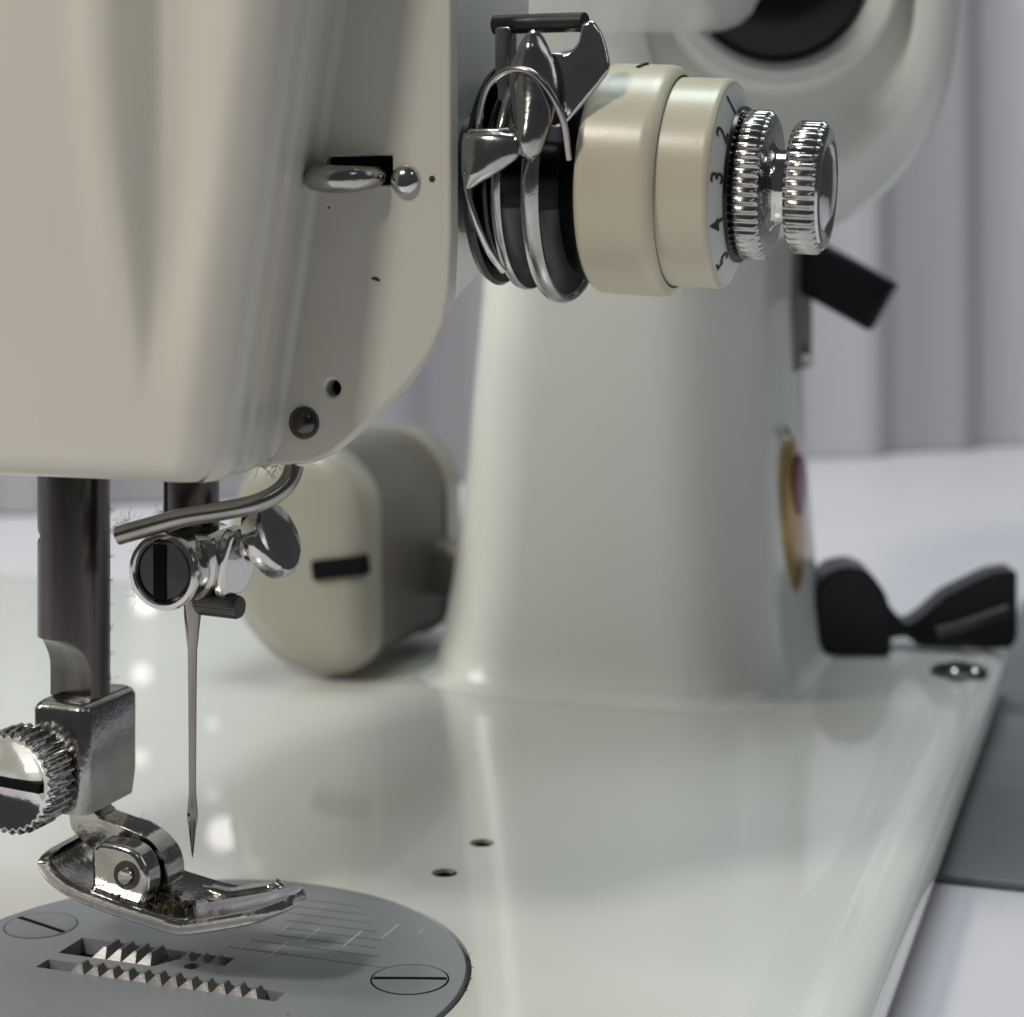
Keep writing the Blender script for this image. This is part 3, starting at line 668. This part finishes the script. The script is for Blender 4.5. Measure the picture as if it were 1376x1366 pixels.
tu = lathe('tension_unit', TO, TA, [(-18, 7.5), (-13.5, 7.5), (-13.4, 4), (-0.3, 4)], M['gunmetal'], mc, 40)
tu['label'] = 'chrome tension discs, guides and check spring behind the ivory dial'
lathe('back_plate', TO, TA, [(-13.6, 6), (-13.4, 13.2), (-12.7, 13.6), (-12.2, 13.2), (-12.4, 5)], M['dark_disc'], tu, 72)
disc(-10.6, 11.9, 2.2, M['dark_disc'], M['dark_disc'])
disc(-8.4, 13.9, 2.2, M['dark_disc'])
disc(-3.9, 15.2, 2.6, M['dark_disc'])
lathe('cup', TO, TA, [(-2.6, 5), (-2.2, 12.0), (-0.2, 12.9), (-0.3, 5)], M['dark_disc'], tu, 64)
sh = [(42.6, 107.0), (43.4, 109.6), (44.6, 111.4), (45.9, 112.0), (46.8, 111.6), (47.0, 110.2), (47.9, 109.4), (49.4, 109.6), (50.3, 110.6), (50.6, 112.6), (51.8, 113.0), (52.7, 111.6), (53.4, 109.4), (53.9, 107.8), (52.6, 106.0), (50.4, 104.6), (49.2, 103.0), (48.6, 100.4), (47.4, 98.6), (46.4, 97.7), (45.2, 97.5), (44.3, 98.6), (43.6, 101.4), (42.9, 104.4)]
def bend(v):
    return Vector((v.x, v.y - 0.10 * (106 - v.z) + (v.x - 45) * 0.08, v.z))
def curved_sheet(name, secs, bulge, th, m, parent, n=14):
    """bent metal strip: sections (z, x0, x1, y) with a convex bow toward -Y"""
    path = spline([(a[1], a[2], a[3]) for a in secs], 5); zz = spline([(a[0], 0, 0) for a in secs], 5); rings = []
    for p, q in zip(path, zz):
        x0, x1, y = p; z = q.x; r = []; w = abs(x1 - x0)
        for k in range(n + 1):
            t = k / n; u = 2 * t - 1
            r.append(Vector((x0 + (x1 - x0) * t, y - bulge * (1 - u * u) * min(1, w / 3.5) - th / 2, z)))
        r.append(Vector((x1 + 0.12, y, z)))
        for k in range(n, -1, -1):
            t = k / n; u = 2 * t - 1
            r.append(Vector((x0 + (x1 - x0) * t, y - bulge * (1 - u * u) * min(1, w / 3.5) + th / 2, z)))
        r.append(Vector((x0 - 0.12, y, z)))
        rings.append(r)
    return loft(name, rings, m, parent, 40)
sp = prism_xz('guide_plate', [(x - 1.0, z) for x, z in rounded([(46.0, 109.0), (47.0, 109.6), (49.0, 109.4), (50.3, 110.6), (50.5, 112.8), (51.8, 113.2), (52.9, 111.6), (53.6, 109.2), (53.9, 107.4), (52.2, 105.2), (50.2, 102.8), (48.8, 101.0), (47.0, 101.0)], 0.9, 4)], -1.6, -0.5, M['plate_chrome'], tu, 0.35, 3, 50, bend)
curved_sheet('guide_tongue', [(97.3, 44.4, 45.2, -4.6), (97.9, 43.6, 46.0, -4.7), (99.6, 43.0, 46.6, -4.6), (102, 42.6, 47.2, -3.9), (105, 42.0, 47.6, -3.1), (107.6, 41.9, 47.2, -2.7), (109.6, 42.7, 46.4, -2.6), (111.2, 43.6, 45.6, -2.6), (111.9, 44.3, 45.0, -2.6)], 1.7, 0.9, M['nut_chrome'], sp)
hkp = curved_sheet('hook_plate', [(94.1, 37.2, 37.9, -4.9), (95.0, 37.1, 39.4, -5.1), (96.3, 37.0, 41.8, -5.2), (97.6, 37.0, 43.5, -5.2), (98.9, 37.0, 44.0, -5.1), (99.8, 37.0, 43.6, -4.9), (100.4, 37.0, 42.8, -4.4)], 0.8, 0.8, M['nut_chrome'], tu)
box('hook_lip', (37.6, -5.4, 99.9), (42.6, -2.2, 100.8), M['chrome'], hkp, 0.3)
tube('hook_edge', [(37.3, -4.8, 94.4), (37.9, -4.4, 91.6), (38.7, -3.6, 88.8), (39.4, -2.4, 86.6), (40.0, 0.0, 84.8)], 0.38, M['chrome'], tu, 10, 6)
tube('check_spring', [(38.4, -3.0, 99.4), (38.4, -3.6, 102.0), (39.6, -4.2, 105.4), (42.0, -4.9, 107.2), (45.0, -5.2, 107.0), (47.2, -5.0, 104.8), (48.4, -3.8, 101.6), (48.4, -1.6, 97.4)], 0.42, M['mid_steel'], tu, 10, 8)
tube('guide_bar', [(36.8, 6, 113.9), (42, 5.5, 113.8), (48.6, 4, 113.5)], 1.15, M['gunmetal'], tu, 14, 4)
box('guide_post', (37.6, 3.6, 100), (39.6, 6.4, 113.4), M['mid_steel'], tu, 0.5)
